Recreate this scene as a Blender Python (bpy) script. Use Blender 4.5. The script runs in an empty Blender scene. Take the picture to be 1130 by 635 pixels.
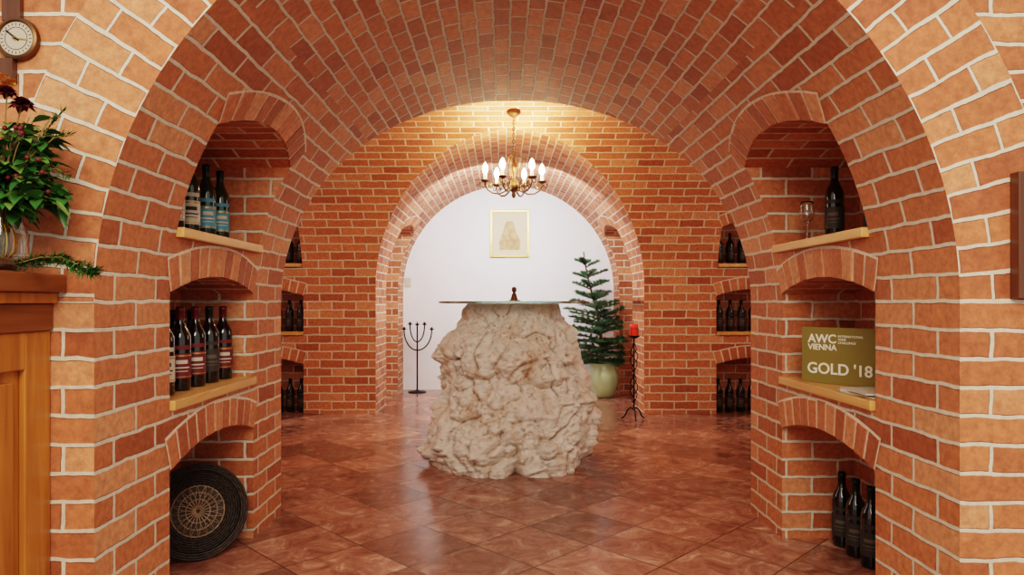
import bpy, bmesh, math, random
from mathutils import Vector, Matrix, noise
random.seed(7)
D=bpy.data; S=bpy.context.scene
pi=math.pi; sin=math.sin; cos=math.cos; sqrt=math.sqrt
H=1.08; F=753.0; CX=.067; R=1.205
Y1=1.9; Y2=3.5; YC=5.03; RC=1.53; Y3=6.56; R2=1.29; ZC2=.13; Y4=8.36
HW=3.3
# ------------------------------------------------------------ materials
def newmat(name):
    m=D.materials.new(name); m.use_nodes=True
    nt=m.node_tree; b=nt.nodes['Principled BSDF']; return m,nt,b
def N(nt,t,**k):
    n=nt.nodes.new(t)
    for a,v in k.items():
        if a.startswith('i_'):
            key=a[2:]
            key=int(key) if key.isdigit() else key.replace('_',' ')
            n.inputs[key].default_value=v
        else: setattr(n,a,v)
    return n
def L(nt,a,b): nt.links.new(a,b)
def c4(c): return (c[0],c[1],c[2],1)
def ramp(nt,stops):
    r=N(nt,'ShaderNodeValToRGB'); e=r.color_ramp.elements
    while len(e)<len(stops): e.new(.5)
    for i,(p,c) in enumerate(stops): e[i].position=p; e[i].color=c4(c)
    return r
def simple(name,col,rough=.5,metal=0,spec=.5,trans=0,emit=None,es=0,noise_amt=.0,nscale=20,bump=0,coat=0):
    m,nt,b=newmat(name)
    b.inputs['Roughness'].default_value=rough; b.inputs['Metallic'].default_value=metal
    b.inputs['Specular IOR Level'].default_value=spec
    b.inputs['Transmission Weight'].default_value=trans
    b.inputs['Coat Weight'].default_value=coat
    b.inputs['Base Color'].default_value=c4(col)
    if emit: b.inputs['Emission Color'].default_value=c4(emit); b.inputs['Emission Strength'].default_value=es
    tc=N(nt,'ShaderNodeTexCoord'); nz=N(nt,'ShaderNodeTexNoise',i_Scale=nscale,i_Detail=4.0)
    L(nt,tc.outputs['Object'],nz.inputs['Vector'])
    if noise_amt:
        lo=[max(0,x*(1-noise_amt)) for x in col]; hi=[min(1,x*(1+noise_amt)) for x in col]
        r=ramp(nt,[(.3,lo),(.7,hi)]); L(nt,nz.outputs['Fac'],r.inputs['Fac']); L(nt,r.outputs['Color'],b.inputs['Base Color'])
    if bump:
        bp=N(nt,'ShaderNodeBump',i_Strength=.6,i_Distance=bump); L(nt,nz.outputs['Fac'],bp.inputs['Height']); L(nt,bp.outputs['Normal'],b.inputs['Normal'])
    return m
BR=[(0,(.39,.120,.056)),(.25,(.50,.172,.080)),(.7,(.60,.222,.104)),(1,(.69,.32,.17))]
MORT=(.76,.67,.55)
def brickmat(name,bw=.235,rh=.08,mort=.0072):
    m,nt,b=newmat(name)
    uv=N(nt,'ShaderNodeUVMap'); tc=N(nt,'ShaderNodeTexCoord')
    nz=N(nt,'ShaderNodeTexNoise',i_Scale=12.0,i_Detail=3.0); L(nt,tc.outputs['Object'],nz.inputs['Vector'])
    sub=N(nt,'ShaderNodeVectorMath',operation='SUBTRACT'); sub.inputs[1].default_value=(.5,.5,.5)
    L(nt,nz.outputs['Color'],sub.inputs[0])
    sc=N(nt,'ShaderNodeVectorMath',operation='SCALE'); sc.inputs['Scale'].default_value=.016
    L(nt,sub.outputs[0],sc.inputs[0])
    add=N(nt,'ShaderNodeVectorMath',operation='ADD'); L(nt,uv.outputs[0],add.inputs[0]); L(nt,sc.outputs[0],add.inputs[1])
    bt=N(nt,'ShaderNodeTexBrick'); bt.offset=.5; bt.squash=1
    for k,v in (('Scale',1.0),('Mortar Size',mort),('Mortar Smooth',.3),('Bias',0.0),('Brick Width',bw),('Row Height',rh)): bt.inputs[k].default_value=v
    bt.inputs['Color1'].default_value=(0,0,0,1); bt.inputs['Color2'].default_value=(1,1,1,1); bt.inputs['Mortar'].default_value=(.5,.5,.5,1)
    L(nt,add.outputs[0],bt.inputs['Vector'])
    rp=ramp(nt,BR); L(nt,bt.outputs['Color'],rp.inputs['Fac'])
    n2=N(nt,'ShaderNodeTexNoise',i_Scale=45.0,i_Detail=5.0,i_Roughness=.65); L(nt,tc.outputs['Object'],n2.inputs['Vector'])
    r2=ramp(nt,[(.28,(.66,.64,.62)),(.6,(1.05,1.05,1.05)),(.78,(1.25,1.3,1.35))]); L(nt,n2.outputs['Fac'],r2.inputs['Fac'])
    mu=N(nt,'ShaderNodeMix',data_type='RGBA',blend_type='MULTIPLY'); mu.inputs[0].default_value=1
    L(nt,rp.outputs['Color'],mu.inputs[6]); L(nt,r2.outputs['Color'],mu.inputs[7])
    r3=ramp(nt,[(.3,(MORT[0]*.8,MORT[1]*.78,MORT[2]*.76)),(.7,MORT)]); L(nt,n2.outputs['Fac'],r3.inputs['Fac'])
    mx=N(nt,'ShaderNodeMix',data_type='RGBA'); L(nt,bt.outputs['Fac'],mx.inputs[0]); L(nt,mu.outputs[2],mx.inputs[6]); L(nt,r3.outputs['Color'],mx.inputs[7])
    L(nt,mx.outputs[2],b.inputs['Base Color']); b.inputs['Roughness'].default_value=.64; b.inputs['Specular IOR Level'].default_value=.4
    hm=N(nt,'ShaderNodeMath',operation='MULTIPLY_ADD'); hm.inputs[1].default_value=-1.0; L(nt,bt.outputs['Fac'],hm.inputs[0])
    h2=N(nt,'ShaderNodeMath',operation='MULTIPLY'); h2.inputs[1].default_value=.35; L(nt,n2.outputs['Fac'],h2.inputs[0]); L(nt,h2.outputs[0],hm.inputs[2])
    bp=N(nt,'ShaderNodeBump',i_Strength=.9,i_Distance=.006); L(nt,hm.outputs[0],bp.inputs['Height']); L(nt,bp.outputs['Normal'],b.inputs['Normal'])
    return m
M_BRICK=brickmat('brick_masonry')
M_VAULT=brickmat('vault_brick',.165,.072,.0062)
def vousmat():
    m,nt,b=newmat('arch_brick')
    uv=N(nt,'ShaderNodeUVMap'); tc=N(nt,'ShaderNodeTexCoord'); sp=N(nt,'ShaderNodeSeparateXYZ'); L(nt,uv.outputs[0],sp.inputs[0])
    rp=ramp(nt,BR); L(nt,sp.outputs[0],rp.inputs['Fac'])
    n2=N(nt,'ShaderNodeTexNoise',i_Scale=45.0,i_Detail=5.0,i_Roughness=.65); L(nt,tc.outputs['Object'],n2.inputs['Vector'])
    r2=ramp(nt,[(.28,(.66,.64,.62)),(.6,(1.05,1.05,1.05)),(.78,(1.25,1.3,1.35))]); L(nt,n2.outputs['Fac'],r2.inputs['Fac'])
    mu=N(nt,'ShaderNodeMix',data_type='RGBA',blend_type='MULTIPLY'); mu.inputs[0].default_value=1
    L(nt,rp.outputs['Color'],mu.inputs[6]); L(nt,r2.outputs['Color'],mu.inputs[7]); L(nt,mu.outputs[2],b.inputs['Base Color'])
    b.inputs['Roughness'].default_value=.64
    bp=N(nt,'ShaderNodeBump',i_Strength=.6,i_Distance=.003); L(nt,n2.outputs['Fac'],bp.inputs['Height']); L(nt,bp.outputs['Normal'],b.inputs['Normal'])
    return m
M_VOUS=vousmat()
M_MORT=simple('lime_mortar',MORT,.9,noise_amt=.15,nscale=60,bump=.003)
def woodmat(name,c1,c2,axis=0,rough=.4,scale=1.0):
    m,nt,b=newmat(name)
    tc=N(nt,'ShaderNodeTexCoord'); mp=N(nt,'ShaderNodeMapping')
    s=[30*scale]*3; s[axis]=2.2*scale; mp.inputs['Scale'].default_value=s
    L(nt,tc.outputs['Object'],mp.inputs['Vector'])
    nz=N(nt,'ShaderNodeTexNoise',i_Scale=1.0,i_Detail=6.0,i_Distortion=.6); L(nt,mp.outputs[0],nz.inputs['Vector'])
    r=ramp(nt,[(.3,c1),(.7,c2)]); L(nt,nz.outputs['Fac'],r.inputs['Fac']); L(nt,r.outputs['Color'],b.inputs['Base Color'])
    b.inputs['Roughness'].default_value=rough
    bp=N(nt,'ShaderNodeBump',i_Strength=.3,i_Distance=.001); L(nt,nz.outputs['Fac'],bp.inputs['Height']); L(nt,bp.outputs['Normal'],b.inputs['Normal'])
    return m
M_SHELF=woodmat('shelf_pine',(.60,.30,.10),(.80,.47,.19),1)
M_CAB=woodmat('cabinet_pine',(.34,.115,.026),(.54,.22,.052),2,.35)
M_CABD=woodmat('cabinet_pine_dark',(.17,.052,.015),(.29,.10,.028),1,.35)
M_DWOOD=woodmat('dark_wood',(.09,.035,.018),(.16,.06,.03),2,.35)
def floormat():
    m,nt,b=newmat('terracotta_marble_tile')
    tc=N(nt,'ShaderNodeTexCoord'); mp=N(nt,'ShaderNodeMapping'); mp.inputs['Rotation'].default_value=(0,0,pi/4); mp.inputs['Location'].default_value=(.07,.11,0)
    L(nt,tc.outputs['Object'],mp.inputs['Vector'])
    bt=N(nt,'ShaderNodeTexBrick'); bt.offset=0; bt.squash=1
    for k,v in (('Scale',1.0),('Mortar Size',.0032),('Mortar Smooth',.1),('Bias',0.0),('Brick Width',.36),('Row Height',.36)): bt.inputs[k].default_value=v
    bt.inputs['Color1'].default_value=(0,0,0,1); bt.inputs['Color2'].default_value=(1,1,1,1)
    L(nt,mp.outputs[0],bt.inputs['Vector'])
    sc=N(nt,'ShaderNodeVectorMath',operation='SCALE'); sc.inputs['Scale'].default_value=9; L(nt,bt.outputs['Color'],sc.inputs[0])
    ad=N(nt,'ShaderNodeVectorMath',operation='ADD'); L(nt,tc.outputs['Object'],ad.inputs[0]); L(nt,sc.outputs[0],ad.inputs[1])
    nz=N(nt,'ShaderNodeTexNoise',i_Scale=7.0,i_Detail=12.0,i_Roughness=.76,i_Distortion=1.0); L(nt,ad.outputs[0],nz.inputs['Vector'])
    r=ramp(nt,[(.30,(.15,.062,.046)),(.43,(.28,.125,.090)),(.55,(.40,.205,.150)),(.68,(.66,.45,.35))]); L(nt,nz.outputs['Fac'],r.inputs['Fac'])
    tr=ramp(nt,[(0,(.60,.58,.58)),(1,(1.28,1.26,1.24))]); L(nt,bt.outputs['Color'],tr.inputs['Fac'])
    mu=N(nt,'ShaderNodeMix',data_type='RGBA',blend_type='MULTIPLY'); mu.inputs[0].default_value=1; L(nt,r.outputs['Color'],mu.inputs[6]); L(nt,tr.outputs['Color'],mu.inputs[7])
    mx=N(nt,'ShaderNodeMix',data_type='RGBA'); mx.inputs[7].default_value=(.10,.055,.042,1); L(nt,bt.outputs['Fac'],mx.inputs[0]); L(nt,mu.outputs[2],mx.inputs[6]); L(nt,mx.outputs[2],b.inputs['Base Color'])
    rr=N(nt,'ShaderNodeMapRange',i_3=.10,i_4=.28); L(nt,nz.outputs['Fac'],rr.inputs[0]); L(nt,rr.outputs[0],b.inputs['Roughness'])
    hm=N(nt,'ShaderNodeMath',operation='MULTIPLY'); hm.inputs[1].default_value=-1; L(nt,bt.outputs['Fac'],hm.inputs[0])
    bp=N(nt,'ShaderNodeBump',i_Strength=.5,i_Distance=.003); L(nt,hm.outputs[0],bp.inputs['Height']); L(nt,bp.outputs['Normal'],b.inputs['Normal'])
    return m
M_FLOOR=floormat()
M_WHITE=simple('white_plaster',(.84,.84,.84),.85,noise_amt=.02,nscale=6,bump=.001)
M_IRON=simple('wrought_iron',(.015,.013,.012),.45,.6)
M_BRASS=simple('aged_brass',(.17,.09,.045),.4,.85,noise_amt=.2)
M_GOLD=simple('gold_frame',(.52,.32,.10),.35,.7)
M_GLASSD=simple('bottle_glass_dark',(.010,.008,.007),.07,0,.6,coat=.5)
M_GLASSG=simple('bottle_glass_green',(.02,.035,.018),.07,0,.6,coat=.5)
M_LABW=simple('label_cream',(.62,.57,.47),.6)
M_LABR=simple('label_red',(.16,.025,.03),.6)
M_LABB=simple('label_blue',(.10,.32,.42),.5)
M_LABD=simple('label_dark',(.05,.04,.035),.6)
M_LABI=simple('label_ink',(.14,.11,.08),.6)
M_CAPR=simple('capsule_wine',(.14,.02,.025),.35,.3)
M_CAPK=simple('capsule_black',(.015,.015,.015),.3,.2)
M_CLEAR=simple('clear_glass',(.93,.97,.95),.02,0,.5,trans=1)
M_TOPG=simple('table_glass',(.35,.55,.48),.03,0,.5,trans=1)
# ------------------------------------------------------------ mesh builder
class MB:
    def __init__(s): s.v=[];s.f=[];s.uv=[];s.mi=[];s.sm=[];s.mats=[]
    def m(s,mat):
        if mat not in s.mats: s.mats.append(mat)
        return s.mats.index(mat)
    def face(s,idx,uvs,mat,smooth=False):
        s.f.append(idx); s.uv.append(uvs); s.mi.append(s.m(mat)); s.sm.append(smooth)
    def grid(s,fn,us,vs,mat,smooth=False):
        b=len(s.v); n=len(vs); U=[]
        for u in us:
            for v in vs:
                p,t=fn(u,v); s.v.append(tuple(p)); U.append(t)
        for i in range(len(us)-1):
            for j in range(n-1):
                q=[i*n+j,(i+1)*n+j,(i+1)*n+j+1,i*n+j+1]
                s.face([b+k for k in q],[U[k] for k in q],mat,smooth)
    def hexa(s,P,mat,uv=(.5,.5),smooth=False):
        b=len(s.v); s.v+= [tuple(p) for p in P]
        for q in ((0,3,2,1),(4,5,6,7),(0,1,5,4),(1,2,6,5),(2,3,7,6),(3,0,4,7)):
            s.face([b+k for k in q],[uv]*4,mat,smooth)
    def box(s,lo,hi,mat,M=None):
        x0,y0,z0=lo;x1,y1,z1=hi
        P=[Vector(p) for p in ((x0,y0,z0),(x1,y0,z0),(x1,y1,z0),(x0,y1,z0),(x0,y0,z1),(x1,y0,z1),(x1,y1,z1),(x0,y1,z1))]
        if M: P=[M@p for p in P]
        s.hexa(P,mat)
    def lathe(s,prof,mat,seg=24,M=None,smooth=True,a0=0,a1=2*pi):
        b=len(s.v); n=len(prof); full=abs(a1-a0-2*pi)<1e-6
        cnt=seg if full else seg+1
        for i in range(cnt):
            a=a0+(a1-a0)*i/seg
            for r,z in prof:
                p=Vector((r*cos(a),r*sin(a),z)); s.v.append(tuple(M@p if M else p))
        for i in range(seg):
            i2=(i+1)%cnt
            for j in range(n-1):
                s.face([b+i*n+j,b+i2*n+j,b+i2*n+j+1,b+i*n+j+1],[(i/seg,j/n)]*4,mat,smooth)
    def tube(s,pts,rad,mat,seg=8,closed=False,M=None):
        pts=[Vector(p) for p in pts]; n=len(pts); b=len(s.v)
        if not hasattr(rad,'__len__'): rad=[rad]*n
        up=None
        for i,p in enumerate(pts):
            if closed: t=pts[(i+1)%n]-pts[i-1]
            else: t=pts[min(i+1,n-1)]-pts[max(i-1,0)]
            if t.length<1e-9: t=Vector((0,0,1))
            t.normalize()
            if up is None:
                up=Vector((0,0,1)) if abs(t.z)<.9 else Vector((1,0,0))
            up=(up-t*up.dot(t)); up.normalize(); sd=t.cross(up)
            for k in range(seg):
                a=2*pi*k/seg; q=p+(up*cos(a)+sd*sin(a))*rad[i]
                s.v.append(tuple(M@q if M else q))
        for i in range(n if closed else n-1):
            i2=(i+1)%n
            for k in range(seg):
                k2=(k+1)%seg
                s.face([b+i*seg+k,b+i*seg+k2,b+i2*seg+k2,b+i2*seg+k],[(0,0)]*4,mat,True)
        if not closed:
            s.face([b+k for k in range(seg)],[(0,0)]*seg,mat); s.face([b+(n-1)*seg+k for k in range(seg)],[(0,0)]*seg,mat)
    def sphere(s,c,r,mat,seg=14,sc=(1,1,1)):
        pr=[(r*sin(pi*i/10)+1e-5,-r*cos(pi*i/10)) for i in range(11)]
        s.lathe(pr,mat,seg,Matrix.Translation(c)@Matrix.Diagonal((sc[0],sc[1],sc[2],1)))
    def obj(s,name,recalc=True,bevel=0,parent=None,loc=None):
        me=D.meshes.new(name); me.from_pydata(s.v,[],s.f)
        for m in s.mats: me.materials.append(m)
        uvl=me.uv_layers.new(name='UVMap')
        flat=[]
        for u in s.uv:
            for t in u: flat+= [t[0],t[1]]
        uvl.data.foreach_set('uv',flat)
        me.polygons.foreach_set('material_index',s.mi); me.polygons.foreach_set('use_smooth',s.sm)
        if recalc:
            bm=bmesh.new(); bm.from_mesh(me); bmesh.ops.recalc_face_normals(bm,faces=bm.faces); bm.to_mesh(me); bm.free()
        me.update()
        o=D.objects.new(name,me); S.collection.objects.link(o)
        if bevel:
            md=o.modifiers.new('bevel','BEVEL'); md.width=bevel; md.segments=2; md.limit_method='ANGLE'
        if parent: o.parent=parent
        if loc: o.location=loc
        return o
def lin(a,b,n): return [a+(b-a)*i/n for i in range(n+1)]
# ------------------------------------------------------------ niches
def arch_fn(u0,u1,spring,rise):
    um=(u0+u1)/2; w=abs(u1-u0)/2; rho=(w*w+rise*rise)/(2*rise); sc=spring+rise-rho
    return (lambda u: sc+sqrt(max(0,rho*rho-(u-um)**2))),um,rho,sc,w
def niche_wall(mb,ringmb,surf,nrm,back,u0,u1,levels,s_top,uvf,iuv):
    us=lin(u0,u1,20)
    for k,(sb,ss,rise) in enumerate(levels):
        a,um,rho,sc,w=arch_fn(u0,u1,ss,rise)
        top=levels[k+1][0] if k+1<len(levels) else s_top
        mb.grid(lambda u,t:(surf(u,a(u)+(top-a(u))*t),uvf(u,a(u)+(top-a(u))*t)),us,lin(0,1,10),M_BRICK,True)
        for ue in (u0,u1):
            def fj(s,t,ue=ue):
                p=surf(ue,s); q=back(p); r=p.lerp(q,t); return r,iuv(r,0)
            mb.grid(fj,lin(sb,ss,10),[0,1],M_BRICK)
        def fs(u,t):
            p=surf(u,a(u)); r=p.lerp(back(p),t); return r,iuv(r,1)
        mb.grid(fs,us,[0,1],M_BRICK,True)
        def fb(u,t):
            s=sb+(a(u)-sb)*t; r=back(surf(u,s)); return r,uvf(u,r.z-H)
        mb.grid(fb,us,lin(0,1,6),M_BRICK)
        def fl(u,t):
            p=surf(u,sb); r=p.lerp(back(p),t); return r,iuv(r,1)
        if k>0: mb.grid(fl,us,[0,1],M_BRICK)
        th=.112; half=math.asin(min(1,w/rho)); 
        nb=max(7,round(2*half*(rho+th*.5)/.076)|1)
        def P(rr,ang,off):
            u=um+rr*sin(ang); s=sc+rr*cos(ang); return surf(u,s)+nrm(u,s)*off
        ringmb.grid(lambda g,q:(P(rho+q,g,.0025),(0,0)),lin(-half,half,40),lin(-.001,th+.008,3),M_MORT,True)
        ringmb.grid(lambda g,q:(P(rho-.001,g,q),(0,0)),lin(-half,half,40),[-.1,.0025],M_MORT,True)
        da=2*half/nb
        for i in range(nb):
            g0=-half+da*i+.0055/rho; g1=-half+da*(i+1)-.0055/rho
            j=random.uniform(-.0015,.002); e=random.uniform(-.004,.003)
            r0=rho-.003; r1=rho+th+e; o1=.006+j; o0=-.11
            gi0=g0+.0015/rho; gi1=g1-.0015/rho
            pts=[P(r0,g0,o0),P(r0,g1,o0),P(r1,g1,o0),P(r1,g0,o0),P(r0+.0015,gi0,o1),P(r0+.0015,gi1,o1),P(r1-.0015,gi1,o1),P(r1-.0015,gi0,o1)]
            ringmb.hexa(pts,M_VOUS,(random.random(),random.random()))
# ------------------------------------------------------------ main passage
NA,NB_=2.33,3.11
def ye(z): return Y2 if z<=0 else YC-sqrt(max(0,RC*RC-z*z))
LV=[(-H,-.575,.065),(-.375,.035,.065),(.22,.64,.10)]
STOP=1.0; SCR=R*pi/2
def main_surf(side):
    def f(y,s):
        if s<=0: return Vector((CX+side*R,y,H+s))
        t=s/R; return Vector((CX+side*R*cos(t),y,H+R*sin(t)))
    def n(y,s):
        if s<=0: return Vector((-side,0,0))
        t=s/R; return Vector((-side*cos(t),0,-sin(t)))
    return f,n
def zz(s,r): return s if s<=0 else r*sin(s/r)
for side,nm in ((-1,'wall_left'),(1,'wall_right')):
    mb=MB(); f,n=main_surf(side)
    uvf=lambda u,s:(u,s)
    ss=lin(-H,0,10)+lin(0,STOP,24)[1:]
    mb.grid(lambda y,s:(f(y,s),uvf(y,s)),lin(Y1,NA,4),ss,M_BRICK,True)
    mb.grid(lambda t,s:(f(NB_+(ye(zz(s,R))-NB_)*t,s),(NB_+(ye(zz(s,R))-NB_)*t,s)),lin(0,1,4),ss,M_BRICK,True)
    back=lambda p,side=side:Vector((CX+side*(R+.33),p.y,p.z))
    iuv=lambda r,k:(r.x,r.z-H) if k==0 else (r.x,r.y)
    niche_wall(mb,mb,f,n,back,NA,NB_,LV,STOP,uvf,iuv)
    mb.obj(nm,False)
mb=MB()
for side in (-1,1):
    f,n=main_surf(side)
    ss=lin(STOP,SCR,40)
    mb.grid(lambda t,s:(f(Y1+(ye(zz(s,R))-Y1)*t,s),(Y1+(ye(zz(s,R))-Y1)*t,side*(s-SCR)+.036)),lin(0,1,10),ss,M_VAULT,True)
mb.obj('ceiling',False)
# ------------------------------------------------------------ cross room
def q_surf(fb):
    def f(x,s):
        if s<=0: return Vector((x,YC+fb*RC,H+s))
        t=s/RC; return Vector((x,YC+fb*RC*cos(t),H+RC*sin(t)))
    def n(x,s):
        if s<=0: return Vector((0,-fb,0))
        t=s/RC; return Vector((0,-fb*cos(t),-sin(t)))
    return f,n
def s_of(z): return z if z<=0 else RC*math.asin(min(1,z/RC))
TOPS=RC*pi/2
def hole_list(r,zc,s0):
    a=[s_of(zc+r*sin(ph)) for ph in lin(0,pi/2,40)]
    a=[s for s in a if s>s0+1e-4]
    return a
def w(z,r,zc): return r if z<=zc else sqrt(max(0,r*r-(z-zc)**2))
NX0=1.985
for fb,r,zc,nm in ((1,R2,ZC2,'wall_far'),(-1,R,0,'wall_near')):
    f,n=q_surf(fb); mb=MB()
    for side in (-1,1):
        S1=1.05
        xe=CX+side*HW; xa=CX+side*(NX0+.79); xb=CX+side*NX0
        base=lin(-H,0,8)+lin(0,S1,20)[1:]
        uvf=lambda x,s:(x,s)
        hl=[s for s in hole_list(r,zc,-9) if s<S1]
        b2=sorted(set([round(x,6) for x in base+hl]))
        g=lambda x,s:(f(x,s),(x,s))
        if fb==1:
            mb.grid(g,[xe,xa],base,M_BRICK,True)
            back=lambda p:Vector((p.x,Y3+.33,p.z))
            iuv=lambda q,k:(q.y,q.z-H) if k==0 else (q.y,q.x)
            niche_wall(mb,mb,f,n,back,min(xa,xb),max(xa,xb),[(-H,-.60,.065),(-.33,.06,.065),(.325,.73,.10)],S1,uvf,iuv)
            mb.grid(lambda t,s:(f(xb+(CX+side*w(zz(s,RC),r,zc)-xb)*t,s),(xb+(CX+side*w(zz(s,RC),r,zc)-xb)*t,s)),lin(0,1,4),b2,M_BRICK,True)
        else:
            mb.grid(lambda t,s:(f(xe+(CX+side*w(zz(s,RC),r,zc)-xe)*t,s),(xe+(CX+side*w(zz(s,RC),r,zc)-xe)*t,s)),lin(0,1,6),b2,M_BRICK,True)
        hl=[S1]+[s for s in hole_list(r,zc,S1)]+lin(s_of(zc+r),TOPS,6)[1:]
        mb.grid(lambda t,s:(f(xe+(CX+side*w(zz(s,RC),r,zc)-xe)*t,s),(xe+(CX+side*w(zz(s,RC),r,zc)-xe)*t,s)),lin(0,1,8),hl,M_BRICK,True)
    mb.obj(nm,False)
for side,nm in ((-1,'wall_side'),(1,'wall_side')):
    mb=MB(); x=CX+side*HW
    mb.grid(lambda t,a:(Vector((x,YC+RC*cos(a)*t,H+RC*sin(a)*t)),(YC+RC*cos(a)*t,RC*sin(a)*t)),lin(0,1,4),lin(0,pi,40),M_BRICK)
    mb.grid(lambda y,z:(Vector((x,y,z)),(y,z-H)),[Y2,Y3],[0,H],M_BRICK)
    mb.obj(nm,False)
# ------------------------------------------------------------ second passage
def ys(z): return Y3 if z<=0 else YC+sqrt(max(0,RC*RC-z*z))
for side,nm in ((-1,'wall_left_inner'),(1,'wall_right_inner')):
    mb=MB()
    def f(y,s,side=side):
        if s<=0: return Vector((CX+side*R2,y,H+ZC2+s))
        t=s/R2; return Vector((CX+side*R2*cos(t),y,H+ZC2+R2*sin(t)))
    def n(y,s,side=side):
        if s<=0: return Vector((-side,0,0))
        t=s/R2; return Vector((-side*cos(t),0,-sin(t)))
    def zabs(s): return ZC2+zz(s,R2)
    sc=R2*pi/2; T=1.0; b=-H-ZC2
    ss=sorted(set(lin(b,-ZC2,5)+lin(-ZC2,0,6)+lin(0,T,24)))
    n0,n1=7.15,7.95
    mb.grid(lambda t,s:(f(ys(zabs(s))+(n0-ys(zabs(s)))*t,s),(ys(zabs(s))+(n0-ys(zabs(s)))*t,s)),lin(0,1,4),ss,M_BRICK,True)
    mb.grid(lambda y,s:(f(y,s),(y,s)),[n1,Y4],ss,M_BRICK,True)
    niche_wall(mb,mb,f,n,lambda p,side=side:Vector((CX+side*(R2+.28),p.y,p.z)),n0,n1,[(b,.66,.10)],T,lambda u,s:(u,s),lambda q,k:(q.x,q.z-H) if k==0 else (q.x,q.y))
    mb.grid(lambda t,s:(f(ys(zabs(s))+(Y4-ys(zabs(s)))*t,s),(ys(zabs(s))+(Y4-ys(zabs(s)))*t,side*(s-sc)+.036)),lin(0,1,10),lin(T,sc,40),M_VAULT,True)
    mb.obj(nm,False)
mb=MB(); mb.box((-1.7,Y4,0),(1.9,Y4+.12,2.8),M_WHITE); mb.obj('wall_back')
# ------------------------------------------------------------ front wall
mb=MB(); TH=.28; Ro=R+TH; XW=3.6; ZT=2.4
mb.grid(lambda a,r:(Vector((CX+r*cos(a),Y1,H+r*sin(a))),((r-R)*(.3525/TH),a*(R+.1))),lin(0,pi,120),[R,Ro],M_BRICK)
for side in (-1,1):
    mb.grid(lambda t,z:(Vector((CX+side*(R+(XW-R)*t),Y1,H+z)),(side*(R+(XW-R)*t),z)),[0,1],[-H,0],M_BRICK)
    mb.grid(lambda t,ph:((lambda xi,z:(Vector((CX+side*(xi+(XW-xi)*t),Y1,H+z)),(side*(xi+(XW-xi)*t),z)))(Ro*cos(ph),Ro*sin(ph))),lin(0,1,3),lin(0,pi/2,60),M_BRICK)
mb.grid(lambda x,z:(Vector((CX+x,Y1,H+z)),(x,z)),[-XW,XW],[Ro,ZT],M_BRICK)
mb.obj('wall_front',False)
mb=MB(); mb.box((-3.6,-2.5,-.1),(3.7,Y4+.1,0),M_FLOOR); mb.obj('floor')
# ------------------------------------------------------------ shelf boards
def shelf(side,z,y0,y1,xf):
    mb=MB(); xs=sorted((CX+side*xf,CX+side*(R+.325)))
    mb.box((xs[0],y0+.002,z-.035),(xs[1],y1-.002,z),M_SHELF); mb.obj('wooden_shelf',bevel=.004)
for side in (-1,1):
    shelf(side,H-.34,NA,NB_,R-.018); shelf(side,H+.255,NA,NB_,R*cos(.25/R)-.022)
    for z in (-.29,.365):
        a,b=sorted((CX+side*NX0,CX+side*(NX0+.79)))
        mb=MB(); mb.box((a+.002,Y3-.06 if z>0 else Y3-.015,H+z-.035),(b-.002,Y3+.32,H+z),M_SHELF); mb.obj('wooden_shelf',bevel=.004)
# ------------------------------------------------------------ bottles
def bottle_mesh(kind):
    g,lab,cap,white={'red':(M_GLASSD,M_LABR,M_CAPR,0),'redw':(M_GLASSD,M_LABW,M_CAPR,1),'dark':(M_GLASSD,M_LABD,M_CAPK,3),'green':(M_GLASSG,M_LABW,M_CAPK,1),'blue':(M_GLASSG,M_LABB,M_CAPK,2)}[kind]
    mb=MB()
    mb.lathe([(.0001,.004),(.026,.004),(.034,0),(.037,.006),(.0372,.185),(.036,.198),(.031,.213),(.021,.232),(.0155,.247),(.0142,.262),(.014,.288),(.0158,.289),(.0158,.297),(.0142,.298),(.0142,.303),(.0001,.303)],g,28)
    mb.lathe([(.0147,.255),(.0147,.287),(.0163,.288),(.0163,.298),(.0149,.299),(.0149,.3045),(.0001,.3048)],cap,24)
    a0,a1=-1.75,1.75
    mb.lathe([(.0378,.045),(.0378,.135)],lab,24,None,True,a0,a1)
    if kind!='dark':
        mb.lathe([(.0381,.125),(.0381,.130)],M_GOLD,24,None,True,a0,a1)
        mb.lathe([(.0381,.050),(.0381,.053)],M_GOLD,24,None,True,a0,a1)
    ink={0:M_LABW,1:M_LABD,2:M_LABW,3:M_LABI}[white]
    mb.lathe([(.0381,.098),(.0381,.112)],ink,12,None,True,-.55,.55)
    mb.lathe([(.0381,.082),(.0381,.087)],ink,12,None,True,-.75,.75)
    mb.lathe([(.0381,.070),(.0381,.073)],ink,12,None,True,-.6,.6)
    mb.lathe([(.0378,.150),(.0378,.165)],lab,24,None,True,-.9,.9)
    o=mb.obj('wine_bottle'); me=o.data; D.objects.remove(o); return me
BM={k:bottle_mesh(k) for k in ('red','redw','dark','green','blue')}
def bottle(kind,x,y,z,rot,sc=1.0):
    o=D.objects.new('wine_bottle',BM[kind]); S.collection.objects.link(o); o.location=(x,y,z+.0008); o.rotation_euler=(0,0,rot); o.scale=(sc,sc,sc)
aL=-.95; aR=pi+.95
for k,y,kd in ((0,3.01,'red'),(1,2.87,'dark'),(2,2.74,'red'),(3,2.61,'red'),(4,2.48,'redw')):
    bottle(kd,-1.235,y,H-.34,aL,1.05)
for y,kd in ((2.98,'blue'),(2.84,'blue'),(2.69,'green'),(2.56,'green')):
    bottle(kd,-1.235,y,H+.255,aL,1.03)
bottle('dark',-1.34,2.93,H-.34,aL,1.0); bottle('dark',-1.34,2.78,H-.34,aL,1.0)
bottle('dark',1.38,2.84,H+.255,aR,1.0)
for y in (3.02,2.90,2.78): bottle('dark',1.50,y,0,aR,1.07)
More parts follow.
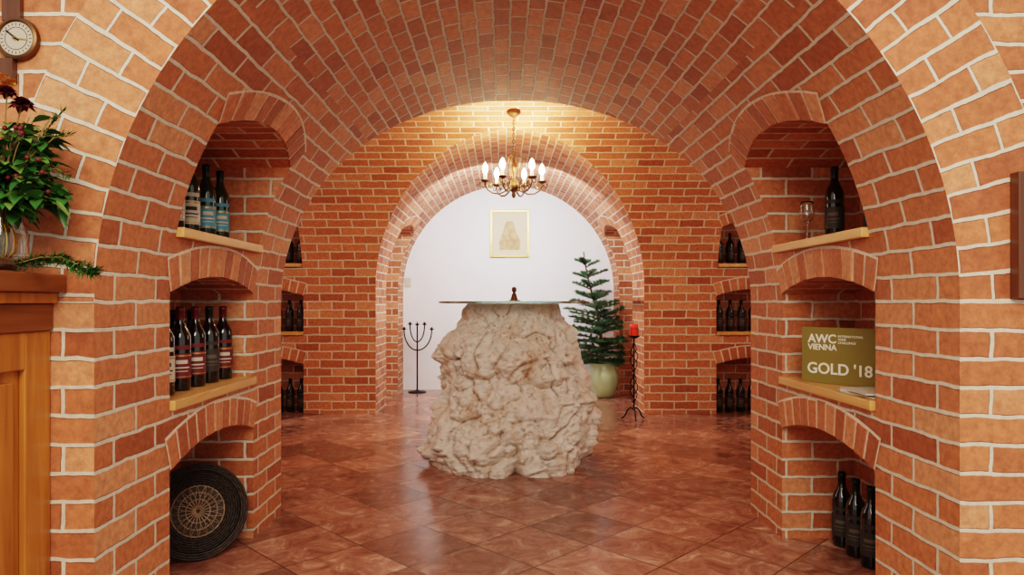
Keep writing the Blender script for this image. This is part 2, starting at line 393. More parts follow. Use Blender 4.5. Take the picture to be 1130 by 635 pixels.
for side in (-1,1):
    for zl in (-.29,.365):
        for i in range(5):
            bottle('dark',CX+side*(NX0+.06+i*.11),Y3+.12,H+zl,-pi/2+side*.1,1.0)
    for i in range(5): bottle('dark',CX+side*(NX0+.06+i*.11),Y3+.14,0,-pi/2,1.07)
# ------------------------------------------------------------ burl / stone table
prof=[(1.066,515,618,.30),(1.03,508,622,.33),(.93,500,630,.37),(.83,494,634,.40),(.72,487,640,.43),(.60,486,648,.46),(.48,487,655,.48),(.36,486,661,.50),(.26,485,662,.51),(.17,480,658,.52),(.09,474,652,.53),(0,472,650,.52)]
TCX,TCY=.07,4.63
def interp(z,i):
    for a,b in zip(prof,prof[1:]):
        if a[0]>=z>=b[0]:
            t=(a[0]-z)/(a[0]-b[0]); return a[i]+(b[i]-a[i])*t
    return prof[0][i] if z>prof[0][0] else prof[-1][i]
mpx=TCY/F
def m_rock():
    m,nt,b=newmat('burl_stone')
    tc=N(nt,'ShaderNodeTexCoord')
    nz=N(nt,'ShaderNodeTexNoise',i_Scale=3.6,i_Detail=9.0,i_Roughness=.62,i_Distortion=1.6); L(nt,tc.outputs['Object'],nz.inputs['Vector'])
    r=ramp(nt,[(.27,(.62,.40,.27)),(.37,(.84,.67,.53)),(.46,(.95,.86,.76)),(.60,(.97,.91,.83)),(.75,(.88,.70,.54))]); L(nt,nz.outputs['Fac'],r.inputs['Fac'])
    n2=N(nt,'ShaderNodeTexNoise',i_Scale=24.0,i_Detail=9.0,i_Roughness=.75,i_Distortion=1.0); L(nt,tc.outputs['Object'],n2.inputs['Vector'])
    r2=ramp(nt,[(.34,(.48,.34,.25)),(.46,(1,1,1))]); L(nt,n2.outputs['Fac'],r2.inputs['Fac'])
    mu=N(nt,'ShaderNodeMix',data_type='RGBA',blend_type='MULTIPLY'); mu.inputs[0].default_value=.75; L(nt,r.outputs['Color'],mu.inputs[6]); L(nt,r2.outputs['Color'],mu.inputs[7])
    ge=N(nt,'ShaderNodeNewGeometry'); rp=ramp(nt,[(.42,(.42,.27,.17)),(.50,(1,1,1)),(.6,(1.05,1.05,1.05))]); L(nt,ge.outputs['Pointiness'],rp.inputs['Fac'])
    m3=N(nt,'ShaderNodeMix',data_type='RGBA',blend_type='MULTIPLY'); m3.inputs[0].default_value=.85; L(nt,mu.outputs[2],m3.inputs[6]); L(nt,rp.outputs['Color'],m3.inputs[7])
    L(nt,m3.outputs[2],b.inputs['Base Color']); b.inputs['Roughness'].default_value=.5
    bp=N(nt,'ShaderNodeBump',i_Strength=1.0,i_Distance=.014); L(nt,n2.outputs['Fac'],bp.inputs['Height']); L(nt,bp.outputs['Normal'],b.inputs['Normal'])
    return m
M_ROCK=m_rock()
mb=MB(); na=360; nzv=280; vz=[1.066*i/nzv for i in range(nzv+1)]
lr_=random.Random(5)
lumps=[(lr_.uniform(pi*.9,2*pi+.3),lr_.uniform(.06,.88),lr_.uniform(.07,.15),lr_.uniform(.04,.085)) for _ in range(42)]
knots=[(lr_.uniform(pi*.95,2*pi+.15),lr_.uniform(.04,.98),lr_.uniform(.016,.042),lr_.uniform(.010,.024)) for _ in range(330)]
def rockp(i,j):
    a=2*pi*i/na; z=vz[j]
    rl=(567-interp(z,1))*mpx; rr=(interp(z,2)-567)*mpx; rf=interp(z,3)
    rx=rr if cos(a)>0 else rl
    r=1/sqrt((cos(a)/rx)**2+(sin(a)/rf)**2)
    q=Vector((cos(a)*.45,sin(a)*.45,z))
    fade=min(1,(1.066-z)/.10+.15)
    wq=q+.035*Vector(noise.noise_vector(q*5))
    d=0
    for la,lz,lr,lh in lumps:
        if abs(z-lz)<lr*1.5:
            c=Vector((cos(la)*.45,sin(la)*.45,lz)); t=(wq-c).length/lr
            if t<1:
                hh=lh*(1-t*t)**.7-lh*.35*math.exp(-(t/.3)**2)
                d=max(d,hh)
    for la,lz,lr,lh in knots:
        if abs(z-lz)<lr*2:
            c=Vector((cos(la)*.45,sin(la)*.45,lz)); t=(wq-c).length/lr
            if t<1: d+=lh*(1-t*t)**.7
    d+=.05*noise.noise(q*3.2)
    d-=.032*(1-min(1,abs(noise.noise(wq*6.0))*6))
    d+=.016*noise.noise(wq*14)+.010*noise.noise(wq*30)+.006*noise.noise(wq*60)
    if z<.18:
        da=(a-(-pi/2+.02)+pi)%(2*pi)-pi
        d-=.15*math.exp(-(da/.10)**2)*(1-z/.18)
    r+=(d-.035)*fade
    zo=z if (j==0 or j==nzv) else z+.010*noise.noise(q*9)
    return Vector((TCX+r*cos(a),TCY+r*sin(a),max(0,zo))),(0,0)
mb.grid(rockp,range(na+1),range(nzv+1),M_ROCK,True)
cols=[rockp(i,nzv)[0] for i in range(na)]
b0=len(mb.v); mb.v+=[tuple(c) for c in cols]; mb.face(list(range(b0,b0+na)),[(0,0)]*na,M_ROCK)
mb.lathe([(.0001,1.068),(.505,1.068),(.511,1.072),(.511,1.078),(.505,1.082),(.0001,1.082)],M_TOPG,96,Matrix.Translation((TCX+.005,TCY,0)))
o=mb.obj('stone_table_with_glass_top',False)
bm=bmesh.new(); bm.from_mesh(o.data); bmesh.ops.remove_doubles(bm,verts=bm.verts,dist=.0002); bmesh.ops.recalc_face_normals(bm,faces=bm.faces); bm.to_mesh(o.data); bm.free()
mb=MB(); TM=Matrix.Translation((TCX+.005,TCY-.05,1.083))
mb.lathe([(.0001,0),(.040,0),(.042,.004),(.038,.008),(.0001,.008)],M_BRASS,24,TM)
mb.lathe([(.024,.008),(.022,.020),(.017,.034),(.015,.046),(.010,.052),(.0001,.054)],M_BRASS,24,TM)
mb.lathe([(.009,.05),(.009,.06),(.015,.066),(.016,.084),(.010,.094),(.0001,.096)],M_DWOOD,20,TM)
mb.obj('table_bell')
# ------------------------------------------------------------ chandelier
CHX,CHY=.085,5.36
zs=H+sqrt(RC**2-(CHY-YC)**2)
M_BULB=simple('lit_bulb',(1,.9,.7),.3,emit=(1,.76,.45),es=60)
M_CAND=simple('candle_sleeve',(.85,.78,.62),.5,emit=(1,.7,.4),es=1.2)
mb=MB(); T0=Matrix.Translation((CHX,CHY,0))
mb.lathe([(.0001,zs+.02),(.055,zs+.01),(.055,zs-.015),(.035,zs-.035),(.01,zs-.05),(.0001,zs-.05)],M_BRASS,24,T0)
zc=zs-.05; zb=H+1.19; k=0
while zc>zb:
    pts=[]
    for i in range(12):
        a=2*pi*i/12; u=.009*cos(a); v=.016*sin(a)
        pts.append((CHX+(u if k%2 else 0),CHY+(0 if k%2 else u),zc-.012+v))
    mb.tube(pts,.0026,M_BRASS,6,True); zc-=.025; k+=1
h=H
mb.lathe([(.0001,h+1.2),(.008,h+1.19),(.018,h+1.17),(.008,h+1.15),(.010,h+1.10),(.024,h+1.07),(.028,h+1.04),(.012,h+1.01),(.010,h+.97),(.022,h+.95),(.042,h+.92),(.045,h+.895),(.026,h+.87),(.012,h+.855),(.018,h+.84),(.012,h+.82),(.0001,h+.81)],M_BRASS,24,T0)
bulbs=[]
for i in range(6):
    a=2*pi*i/6+.12; ca,sa=cos(a),sin(a)
    prf=[(.035,.90),(.07,.865),(.115,.845),(.165,.85),(.205,.875),(.225,.91),(.225,.935)]
    pr=[]
    for j in range(len(prf)-1):
        for t in (0,.33,.66): pr.append((prf[j][0]+(prf[j+1][0]-prf[j][0])*t,prf[j][1]+(prf[j+1][1]-prf[j][1])*t))
    pr.append(prf[-1])
    mb.tube([(CHX+r*ca,CHY+r*sa,h+z) for r,z in pr],.0065,M_BRASS,8)
    sp=[]
    for q in range(22):
        t=q/21*3.6*pi; rr=.034*(1-q/26); sp.append((.10+rr*cos(t),.905+rr*sin(t)))
    mb.tube([(CHX+r*ca,CHY+r*sa,h+z) for r,z in sp],.0045,M_BRASS,6)
    sp=[]
    for q in range(18):
        t=pi/2+q/17*2.8*pi; rr=.022*(1-q/22); sp.append((.185+rr*cos(t),.905+rr*sin(t)))
    mb.tube([(CHX+r*ca,CHY+r*sa,h+z) for r,z in sp],.004,M_BRASS,6)
    mb.tube([(CHX+r*ca,CHY+r*sa,h+z) for r,z in [(.01,1.13),(.04,1.15),(.065,1.13),(.07,1.09),(.05,1.05),(.03,.99),(.04,.95)]],.004,M_BRASS,6)
    mb.tube([(CHX+r*ca,CHY+r*sa,h+z) for r,z in [(.225,.93),(.25,.90),(.268,.905),(.27,.925),(.258,.93)]],.004,M_BRASS,6)
    TM=Matrix.Translation((CHX+.225*ca,CHY+.225*sa,h))
    mb.lathe([(.0001,.93),(.018,.933),(.036,.945),(.038,.95),(.016,.945),(.016,.955),(.0001,.955)],M_BRASS,20,TM)
    mb.lathe([(.0125,.95),(.0125,1.0),(.0001,1.0)],M_CAND,16,TM)
    mb.lathe([(.007,1.0),(.018,1.018),(.0215,1.038),(.017,1.06),(.007,1.08),(.0001,1.09)],M_BULB,16,TM)
    bulbs.append((CHX+.225*ca,CHY+.225*sa,h+1.038))
mb.obj('chandelier')
# ------------------------------------------------------------ picture
def artmat():
    m,nt,b=newmat('picture_art'); tc=N(nt,'ShaderNodeTexCoord'); nz=N(nt,'ShaderNodeTexNoise',i_Scale=14.0,i_Detail=5.0)
    L(nt,tc.outputs['Object'],nz.inputs['Vector']); r=ramp(nt,[(.35,(.34,.19,.06)),(.6,(.56,.37,.14))]); L(nt,nz.outputs['Fac'],r.inputs['Fac']); L(nt,r.outputs['Color'],b.inputs['Base Color']); return m
M_ART=artmat()
M_PAPER=simple('mat_board',(.70,.60,.42),.7)
def P3(px,py,d): return Vector(((px-555)*d/F,d,H+(333-py)*d/F))
a=P3(541,232,Y4-.02); b=P3(584,284,Y4-.02); fw=.026
mb=MB(); y0=Y4-.03;y1=Y4-.001
mb.box((a.x,y0,b.z),(a.x+fw,y1,a.z),M_GOLD); mb.box((b.x-fw,y0,b.z),(b.x,y1,a.z),M_GOLD)
mb.box((a.x+fw,y0,a.z-fw),(b.x-fw,y1,a.z),M_GOLD); mb.box((a.x+fw,y0,b.z),(b.x-fw,y1,b.z+fw),M_GOLD)
mb.box((a.x+fw,y0+.014,b.z+fw),(b.x-fw,y1,a.z-fw),M_PAPER)
cx=(a.x+b.x)/2; cz=(a.z+b.z)/2
n0=len(mb.v); sh=[(-.12,-.20),(.12,-.20),(.13,-.10),(.10,-.02),(.07,.04),(.06,.10),(.035,.15),(-.035,.15),(-.06,.10),(-.08,.03),(-.11,-.05),(-.13,-.12)]
mb.v+=[(cx+x,y0+.0125,cz+z) for x,z in sh]; mb.face(list(range(n0,n0+len(sh))),[(0,0)]*len(sh),M_ART)
mb.obj('framed_picture',bevel=.002)
mb=MB(); p=P3(450,312,Y4); mb.box((p.x-.04,Y4-.01,p.z-.06),(p.x+.04,Y4,p.z+.06),simple('switch_plastic',(.6,.6,.58),.4)); mb.box((p.x-.025,Y4-.016,p.z-.04),(p.x+.025,Y4-.009,p.z+.04),M_PAPER); mb.obj('light_switch',bevel=.003)
# ------------------------------------------------------------ iron candle stand (far)
mb=MB(); X,Y=-1.02,8.12; TM=Matrix.Translation((X,Y,0))
mb.lathe([(.0001,0),(.105,0),(.108,.006),(.10,.012),(.03,.018),(.012,.03),(.0001,.03)],M_IRON,28,TM)
mb.tube([(X,Y,.02),(X,Y,.80)],.009,M_IRON,8)
for i,(rr,zt) in enumerate(((.175,.74),(-.16,.74),(.09,.80),(-.09,.80))):
    z0=.50 if abs(rr)>.12 else .60
    pts=[(X+rr*sin(t*pi/2),Y+(.03 if i%2 else -.03)*t,z0+(zt-z0)*(1-cos(t*pi/2))) for t in lin(0,1,12)]
    mb.tube(pts,.0075,M_IRON,8)
    q=Matrix.Translation(pts[-1]); mb.lathe([(.0001,0),(.012,0),(.03,.012),(.031,.016),(.012,.01),(.013,.035),(.0001,.035)],M_IRON,16,q)
mb.lathe([(.0001,.79),(.02,.80),(.03,.815),(.012,.81),(.0001,.85)],M_IRON,16,TM)
mb.obj('iron_candelabra')
# ------------------------------------------------------------ iron candle stand with red candle
M_RED=simple('red_candle_glass',(.55,.02,.02),.25,emit=(.8,.05,.02),es=.25)
mb=MB(); X,Y=1.19,6.2; TM=Matrix.Translation((X,Y,0))
for i in range(3):
    a=2*pi*i/3+.5
    mb.tube([(X+r*cos(a),Y+r*sin(a),z) for r,z in ((.005,.10),(.03,.115),(.06,.09),(.085,.04),(.11,.012),(.125,.018))],.007,M_IRON,8)
    for zb_ in (.16,.44):
        pts=[]
        for t in lin(0,1,26):
            ang=a+t*2*pi; r=.008+.028*sin(pi*t); pts.append((X+r*cos(ang),Y+r*sin(ang),zb_+.26*t))
        mb.tube(pts,.0045,M_IRON,6)
mb.tube([(X,Y,.09),(X,Y,.76)],.008,M_IRON,8)
mb.lathe([(.0001,.74),(.02,.745),(.058,.765),(.06,.772),(.02,.768),(.0001,.77)],M_IRON,24,TM)
for i in range(4):
    a=pi/4+i*pi/2; mb.tube([(X+.045*cos(a),Y+.045*sin(a),.768),(X+.045*cos(a),Y+.045*sin(a),.835)],.003,M_IRON,6)
mb.tube([(X+.045*cos(t),Y+.045*sin(t),.835) for t in lin(0,2*pi,24)[:-1]],.003,M_IRON,6,True)
mb.lathe([(.0001,.77),(.036,.77),(.038,.78),(.037,.85),(.034,.875),(.031,.875),(.031,.80),(.0001,.80)],M_RED,24,TM)
mb.obj('iron_candle_stand')
# ------------------------------------------------------------ fir tree in glass pot
M_NEED=simple('fir_needles',(.05,.12,.05),.55,noise_amt=.5,nscale=8)
M_BARK=simple('bark',(.14,.08,.05),.9,noise_amt=.3)
M_POT=simple('pale_green_pot',(.50,.66,.42),.12,0,.5,coat=.4,noise_amt=.2,nscale=5)
rnd=random.Random(3)
mb=MB(); X,Y=1.13,7.72; TM=Matrix.Translation((X,Y,0))
mb.lathe([(.0001,0),(.10,0),(.115,.01),(.155,.08),(.178,.17),(.175,.26),(.15,.33),(.145,.36),(.16,.385),(.153,.388),(.135,.36),(.0001,.34)],M_POT,36,TM)
tp=Vector((X-.19,Y,H+.56)); bs=Vector((X,Y,.34))
def trunk(t): return bs.lerp(tp,t)+Vector((.03*sin(t*5),0,0))
mb.tube([trunk(t) for t in lin(0,1,12)],[.016*(1-t)+.005 for t in lin(0,1,12)],M_BARK,8)
def lim(p):
    return Vector((min(p.x,CX+R2-.03),min(p.y,Y4-.05),p.z))
def needles(p0,p1,n,ln):
    d=(p1-p0); dn=d.normalized()
    for i in range(n):
        c=p0+d*(i+rnd.random())/n
        v=Vector((rnd.uniform(-1,1),rnd.uniform(-1,1),rnd.uniform(-.7,1))); v-=dn*v.dot(dn)
        if v.length<.1: continue
        v.normalize(); v=(v+dn*.7).normalized()*ln*rnd.uniform(.7,1.1)
        sd=v.cross(dn).normalized()*.003
        e=c+v; e.x=min(e.x,CX+R2-.008)
        b=len(mb.v); mb.v+=[tuple(c-sd),tuple(c+sd),tuple(e)]; mb.face([b,b+1,b+2],[(0,0)]*3,M_NEED)
needles(trunk(.8),trunk(1),90,.035)
lev=[.04,.10,.16,.22,.29,.36,.43,.51,.59,.68,.78,.88]
for li,t in enumerate(lev):
    nbw=9 if li<6 else (6 if li<9 else 4)
    for i in range(nbw):
        tt=min(.97,t+rnd.uniform(-.02,.02)); c=trunk(tt); a=i*2*pi/nbw+li*.8+rnd.uniform(-.2,.2)
        ln=(.50*(1-tt)**.62+.05)*rnd.uniform(.65,1.2)
        up=.10+.55*tt
        dr=Vector((cos(a),sin(a),up)).normalized()
        pts=[lim(c+dr*ln*q-Vector((0,0,.12*ln*q*q))) for q in lin(0,1,5)]
        mb.tube(pts,[.005,.004,.0035,.003,.002,.0015],M_BARK,5)
        for q in range(5):
            if (pts[q+1]-pts[q]).length<1e-3: continue
            needles(pts[q],pts[q+1],int(18+ln*70),.032)
            if q>0:
                for sgn in (-1,1):
                    sdv=dr.cross(Vector((0,0,1))).normalized()*sgn
                    e=lim(pts[q]+(sdv*.8+dr*.7+Vector((0,0,rnd.uniform(-.08,.12)))).normalized()*ln*.42*(1-q/6.5))
                    if (e-pts[q]).length<5e-3: continue
                    mb.tube([pts[q],e],[.0025,.001],M_BARK,4)
                    needles(pts[q],e,int(16+ln*85),.030)
mb.obj('potted_fir_tree',False)
# ------------------------------------------------------------ wicker tray
M_WICK=simple('dark_wicker',(.035,.022,.016),.55,noise_amt=.5,nscale=50,bump=.002)
M_WICL=simple('light_wicker',(.36,.24,.15),.6,noise_amt=.3,nscale=50)
mb=MB()
nrm_=Vector((.50,-.85,.20)).normalized()
rot=nrm_.to_track_quat('Z','Y').to_matrix().to_4x4()
TM=Matrix.Translation((-1.285,2.875,.196))@rot
for k in range(9):
    r=.192-.0095*k
    pts=[]
    for i in range(72):
        a=2*pi*i/72; pts.append((r*cos(a),r*sin(a),(.016 if k<3 else 0)+.003*cos(a*24+pi*k)))
    mb.tube(pts,.0066 if k<3 else .005,M_WICK,6,True,TM)
mb.lathe([(.0001,-.004),(.19,-.004)],M_WICK,40,TM,False)
for k,r in enumerate((.104,.076,.048,.020)):
    mb.tube([(r*cos(2*pi*i/48),r*sin(2*pi*i/48),.003*cos(i*pi)) for i in range(48)],.0028,M_WICL,6,True,TM)
for i in range(20):
    a=2*pi*i/20
    for sg in (-1,1):
        mb.tube([(.008*cos(a),.008*sin(a),.003),(.055*cos(a+sg*.15),.055*sin(a+sg*.15),.004),(.104*cos(a+sg*.3),.104*sin(a+sg*.3),.003)],.0017,M_WICL,5,False,TM)
for i in range(36):
    a=2*pi*i/36; mb.tube([(.106*cos(a),.106*sin(a),.003),(.19*cos(a),.19*sin(a),.006)],.0028,M_WICK,5,False,TM)
mb.obj('wicker_tray')
# ------------------------------------------------------------ signs
M_OLIVE=simple('award_gold_board',(.25,.20,.055),.5,noise_amt=.06,nscale=3)
M_LETTER=simple('letter_white',(.9,.88,.78),.6)
M_BLACKB=simple('black_board',(.03,.03,.028),.5)
def sign(name,p0,p1,zb,h,mat,texts):
    e=D.objects.new(name,None); S.collection.objects.link(e)
    d=Vector((p1[0]-p0[0],p1[1]-p0[1],0)); wd=d.length; d.normalize(); nr=Vector((d.y,-d.x,0))
    if nr.y>0: nr=-nr
    M=Matrix(((d.x,0,nr.x,p0[0]),(d.y,0,nr.y,p0[1]),(0,1,0,zb+.001),(0,0,0,1)))
    e.matrix_world=M
    mb=MB(); mb.box((0,0,-.008),(wd,h,0),mat); o=mb.obj('board',bevel=.001); o.parent=e
    for i,(t,x,y,sz,off) in enumerate(texts):
        cu=D.curves.new('lettering_%d'%i,'FONT'); cu.body=t; cu.size=sz; cu.extrude=.0006; cu.offset=off
        cu.materials.append(M_LETTER)
        o=D.objects.new('lettering_%d'%i,cu); S.collection.objects.link(o); o.parent=e; o.location=(x,y,.0012)
    return e
sign('award_sign',(1.275,2.91),(1.545,2.55),H-.34,.232,M_OLIVE,[('AWC',.028,.168,.050,.0012),('VIENNA',.028,.138,.034,.0008),('INTERNATIONAL\nWINE\nCHALLENGE',.155,.192,.013,.0002),("GOLD '18",.024,.040,.063,.0012)])
sign('award_sign',(1.33,2.52),(1.56,2.37),H+.255,.20,M_BLACKB,[('AWC',.02,.13,.05,0),('18',.02,.04,.06,0)])
mb=MB()
M_BK=simple('booklet',(.7,.7,.66),.5)
for k,(dx,dy,r) in enumerate(((0,0,.1),(.01,.01,.25),(-.008,0,-.05))):
    M=Matrix.Translation((1.345+dx,2.46+dy,H-.34+.002+.006*k))@Matrix.Rotation(r,4,'Z'); mb.box((-.075,-.10,0),(.075,.10,.0055),[M_LABW,M_BK,M_LABW][k],M)
mb.obj('booklet_stack')
mb=MB(); TM=Matrix.Translation((1.305,2.93,H+.256))
mb.lathe([(.0001,0),(.032,0),(.032,.002),(.005,.006),(.0035,.02),(.0035,.075),(.012,.085),(.027,.105),(.031,.125),(.028,.155),(.025,.172),(.0238,.172),(.0268,.155),(.0298,.125),(.026,.106),(.011,.088),(.0001,.083)],M_CLEAR,28,TM)
mb.obj('wine_glass')
# ------------------------------------------------------------ cabinet (front left)
mb=MB(); xr=-1.256; xl=-2.05; ya,yb=1.28,1.895
mb.box((xl,ya,0),(xr-.02,yb,1.06),M_CAB)
for (y0,y1,z0,z1) in ((yb-.10,yb,.0,1.0),(ya,ya+.10,0,1.0),(ya+.1,yb-.1,0,.12),(ya+.1,yb-.1,.90,1.0)):
    mb.box((xr-.02,y0,z0),(xr,y1,z1),M_CAB)
mb.box((xr-.02,ya+.13,.15),(xr-.008,yb-.13,.87),M_CAB)
mb.box((xl-.0,ya-.005,1.0),(xr+.008,yb,1.075),M_CABD)
mb.box((xl-.01,ya-.02,1.075),(xr+.022,yb,1.105),M_CAB)
mb.box((xl-.02,ya-.04,1.105),(xr+.045,yb,1.155),M_CABD)
for x0,x1 in ((xl+.03,(xl+xr)/2-.005),((xl+xr)/2+.005,xr-.05)):
    mb.box((x0,ya-.018,.08),(x1,ya,.95),M_CAB); mb.box((x0+.06,ya-.026,.16),(x1-.06,ya-.018,.87),M_CABD)
mb.sphere(((xl+xr)/2-.04,ya-.03,.55),.014,M_BRASS)
mb.obj('wooden_cabinet',bevel=.005)
# ------------------------------------------------------------ vase with flowers
M_LEAF=simple('leaf_green',(.045,.14,.03),.45,noise_amt=.5,nscale=14)
M_LEAF2=simple('leaf_light',(.15,.26,.06),.45,noise_amt=.3,nscale=14)
M_PET=simple('dark_red_petal',(.12,.008,.018),.5,noise_amt=.3)
M_STEM=simple('stem_brown',(.22,.16,.05),.7)
M_BERRY=simple('orange_berry',(.65,.28,.03),.4)
mb=MB(); VX,VY,VZ=-1.285,1.745,1.1575; TM=Matrix.Translation((VX,VY,VZ))
mb.lathe([(.0001,0),(.05,0),(.058,.008),(.062,.05),(.058,.10),(.046,.145),(.045,.17),(.056,.195),(.053,.195),(.042,.17),(.043,.145),(.055,.10),(.059,.05),(.055,.012),(.0001,.008)],M_CLEAR,32,TM)
rnd=random.Random(11)
def leaf(c,d,ln,wd,mat):
    d=d.normalized(); sd=d.cross(Vector((rnd.uniform(-.4,.4),rnd.uniform(-.4,.4),1))).normalized(); nn=sd.cross(d)
    rows=[]
    for t in lin(0,1,5):
        wv=wd*sin(pi*(t**.8))*.5; cc=c+d*ln*t-Vector((0,0,.35*ln*t*t)); rows.append((cc-sd*wv+nn*wv*.3,cc,cc+sd*wv+nn*wv*.3))
    b=len(mb.v)
    for r in rows: mb.v+= [(x.x,min(x.y,1.893),max(x.z,1.157)) for x in r]
    for i in range(5):
        for j in range(2): mb.face([b+i*3+j,b+i*3+j+1,b+(i+1)*3+j+1,b+(i+1)*3+j],[(0,0)]*4,mat,True)
base=Vector((VX,VY,VZ+.05)); 
for i in range(95):
    a=rnd.uniform(0,2*pi); rr=rnd.uniform(.02,.185); zt=rnd.uniform(.13,.41)
    e=Vector((VX+rr*cos(a)+.02,min(VY+rr*sin(a)*.8,1.85),VZ+zt)); e.x=max(e.x,-1.45)
    mid=Vector((VX+rr*.2*cos(a),VY+rr*.2*sin(a),VZ+.19))
    mb.tube([base+Vector((rnd.uniform(-.02,.02),rnd.uniform(-.02,.02),-.02)),mid,mid.lerp(e,.5)+Vector((0,0,.02)),e],.0018,M_STEM,5)
    for k in range(10):
        c=mid.lerp(e,rnd.uniform(.2,1)); dv=Vector((cos(a)+rnd.uniform(-1,1),sin(a)+rnd.uniform(-1,1),rnd.uniform(-.4,.8)))
        c.y=min(c.y,1.85); dv.y=min(dv.y,.3)
        leaf(c,dv,rnd.uniform(.04,.07),rnd.uniform(.022,.04),M_LEAF if rnd.random()<.75 else M_LEAF2)
for i in range(5):
    a=i*1.3; mb.tube([(VX+.035*cos(t)*cos(a),VY+.035*cos(t)*sin(a),VZ+.075+.05*sin(t)) for t in lin(0,2*pi,20)[:-1]],.0022,M_BERRY,5,True)
for (px,py,r) in ((24,116,.030),(8,102,.024)):
    p=P3(px,py,1.70)
    for k in range(34):
        a=k*2.4; el=-.2+1.6*(k/34)
        leaf(p,Vector((cos(a)*cos(el),sin(a)*cos(el),sin(el))),r*1.1,r*.8,M_PET)
    mb.tube([(VX,VY,VZ+.2),p],.002,M_STEM,5)
for (px,py) in ((4,86),(12,92),(3,97)):
    p=P3(px,py,1.72)
    for k in range(10): leaf(p,Vector((rnd.uniform(-1,1),rnd.uniform(-1,.3),rnd.uniform(0,1))),.025,.015,M_BERRY)
for k in range(12):
    p=P3(rnd.uniform(5,55),rnd.uniform(130,215),1.68); mb.sphere(tuple(p),.006,M_PET,8)
def sprig(pts,n=34,ln=.026):
    mb.tube(pts,.0018,M_STEM,5)
    for i in range(len(pts)-1):
        for k in range(n):
            c=pts[i].lerp(pts[i+1],rnd.random()); d=(pts[i+1]-pts[i]).normalized()
            v=(d+Vector((rnd.uniform(-1,1),rnd.uniform(-1,1),rnd.uniform(-.8,.9)))).normalized()*rnd.uniform(.5,1)*ln
            sd=v.cross(Vector((.3,.2,1))).normalized()*.0022; b=len(mb.v); e=c+v
            mb.v+=[tuple(c-sd),tuple(c+sd),(e.x,e.y,max(e.z,1.158) if e.x<-1.2 else e.z)]; mb.face([b,b+1,b+2],[(0,0)]*3,M_LEAF)
for _ in range(5):
    j=lambda: rnd.uniform(-6,6)
    sprig([P3(20+j(),292,1.74),P3(45,288+j(),1.72),P3(72,287+j(),1.71),P3(92+j(),296+j(),1.71),P3(106+j(),303+j(),1.71)],44,.034)
sprig([P3(15,292,1.74),P3(45,284,1.70),P3(68,284,1.70),P3(86,292,1.70)])
sprig([P3(40,170,1.74),P3(60,152,1.72),P3(80,148,1.72)]); sprig([P3(40,190,1.74),P3(62,186,1.72),P3(78,196,1.72)]); sprig([P3(40,160,1.74),P3(58,135,1.72),P3(70,122,1.72)])
mb.obj('flower_vase',False)
# ------------------------------------------------------------ barometer
M_DIAL=simple('dial_face',(.52,.45,.36),.4)
mb=MB(); p=P3(17,42,1.88)
TM=Matrix.Translation((p.x,1.899,p.z))@Matrix.Rotation(pi/2,4,'X')
mb.lathe([(.0001,0),(.056,0),(.060,.006),(.058,.018),(.050,.022),(.046,.016),(.0001,.016)],M_BRASS,48,TM)
mb.lathe([(.0001,.0165),(.046,.0165)],M_DIAL,40,TM)
mb.lathe([(.030,.017),(.0315,.017)],M_IRON,40,TM)
for i in range(24):
    a=2*pi*i/24; M=TM@Matrix.Rotation(a,4,'Z'); mb.box((.036,-.0008,.0168),(.043,.0008,.0174),M_IRON,M)
mb.box((-.002,-.010,.018),(.002,.036,.0188),M_IRON,TM@Matrix.Rotation(.9,4,'Z')); mb.box((-.0015,-.01,.019),(.0015,.03,.0198),M_GOLD,TM@Matrix.Rotation(-1.7,4,'Z'))
mb.sphere((p.x,1.876,p.z),.004,M_BRASS)
mb.box((p.x-.055,1.878,p.z-.12),(p.x-.008,1.899,p.z-.055),M_DWOOD)
mb.box((p.x-.04,1.882,p.z+.05),(p.x+.01,1.899,p.z+.14),M_DWOOD)
mb.obj('barometer',bevel=.001)
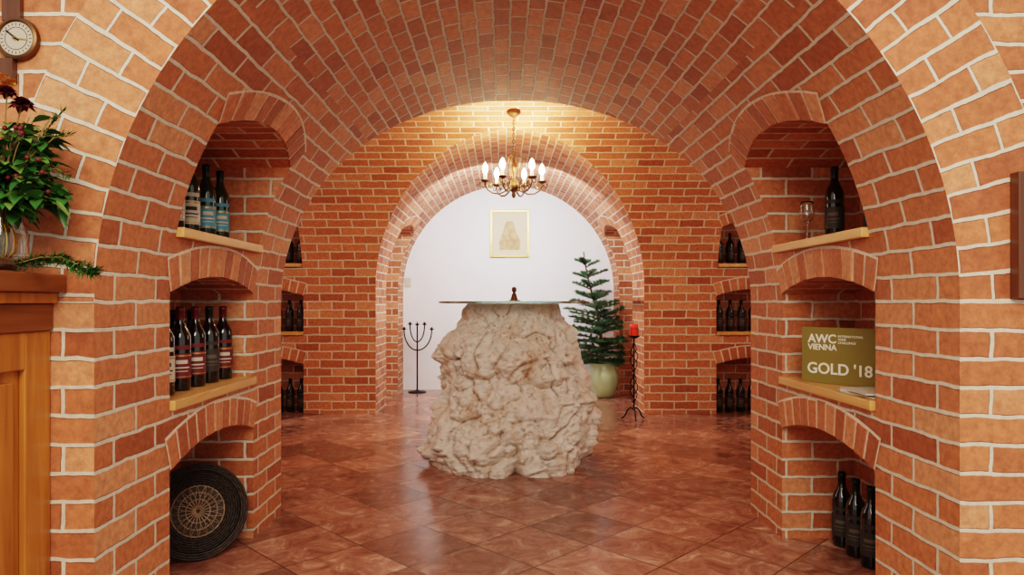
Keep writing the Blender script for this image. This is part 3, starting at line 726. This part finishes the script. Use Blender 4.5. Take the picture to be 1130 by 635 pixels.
# ------------------------------------------------------------ plaque right
mb=MB(); a=P3(1120,190,1.88); b=P3(1130,330,1.88)
x0=a.x; x1=x0+.26; z0=b.z; z1=a.z
mb.box((x0,1.865,z0),(x0+.03,1.8995,z1),M_DWOOD); mb.box((x1-.03,1.865,z0),(x1,1.8995,z1),M_DWOOD)
mb.box((x0+.03,1.865,z1-.03),(x1-.03,1.8995,z1),M_DWOOD); mb.box((x0+.03,1.865,z0),(x1-.03,1.8995,z0+.03),M_DWOOD)
mb.box((x0+.03,1.885,z0+.03),(x1-.03,1.8995,z1-.03),M_PAPER)
mb.obj('framed_certificate',bevel=.003)
# ------------------------------------------------------------ camera
cam=D.cameras.new('camera'); co=D.objects.new('camera',cam); S.collection.objects.link(co)
co.location=(0,0,H); co.rotation_euler=(pi/2,0,0); cam.sensor_width=36; cam.lens=36*F/1130
cam.shift_x=10/1130; cam.shift_y=15.5/1130; cam.clip_start=.05; S.camera=co
# ------------------------------------------------------------ lights
W=D.worlds.new('world'); S.world=W; W.use_nodes=True
bg=W.node_tree.nodes['Background']; bg.inputs[0].default_value=(1,.93,.85,1); bg.inputs[1].default_value=.50
def light(name,t,loc,e,col,rot=None,size=1,size_y=None):
    l=D.lights.new(name,t); l.energy=e; l.color=col
    if t=='AREA':
        l.size=size
        if size_y: l.shape='RECTANGLE'; l.size_y=size_y
    else: l.shadow_soft_size=size
    o=D.objects.new(name,l); S.collection.objects.link(o); o.location=loc
    if rot: o.rotation_euler=rot
    return o
for i,bp in enumerate(bulbs):
    light('chandelier_light','POINT',(bp[0],bp[1],bp[2]+.0),135,(1,.72,.42),size=.022)
light('front_room_lamp','AREA',(0,-.9,2.7),54,(1,.85,.68),(math.radians(40),0,0),1.6)
for side in (-1,1):
    light('side_fill_light','AREA',(CX+side*(HW-.1),YC,H+.7),8,(1,.92,.82),(0,side*pi/2,0),1.4)  # added fill at the cross room ends; the end walls have no windows
light('passage_fill_light','AREA',(CX,6.7,H+1.15),28,(.84,.92,1),(math.radians(50),0,0),1.0,.4)  # added hidden fill that brightens the white back wall, no fixture here
S.view_settings.view_transform='Filmic'
S.view_settings.look='High Contrast'
S.view_settings.exposure=.72
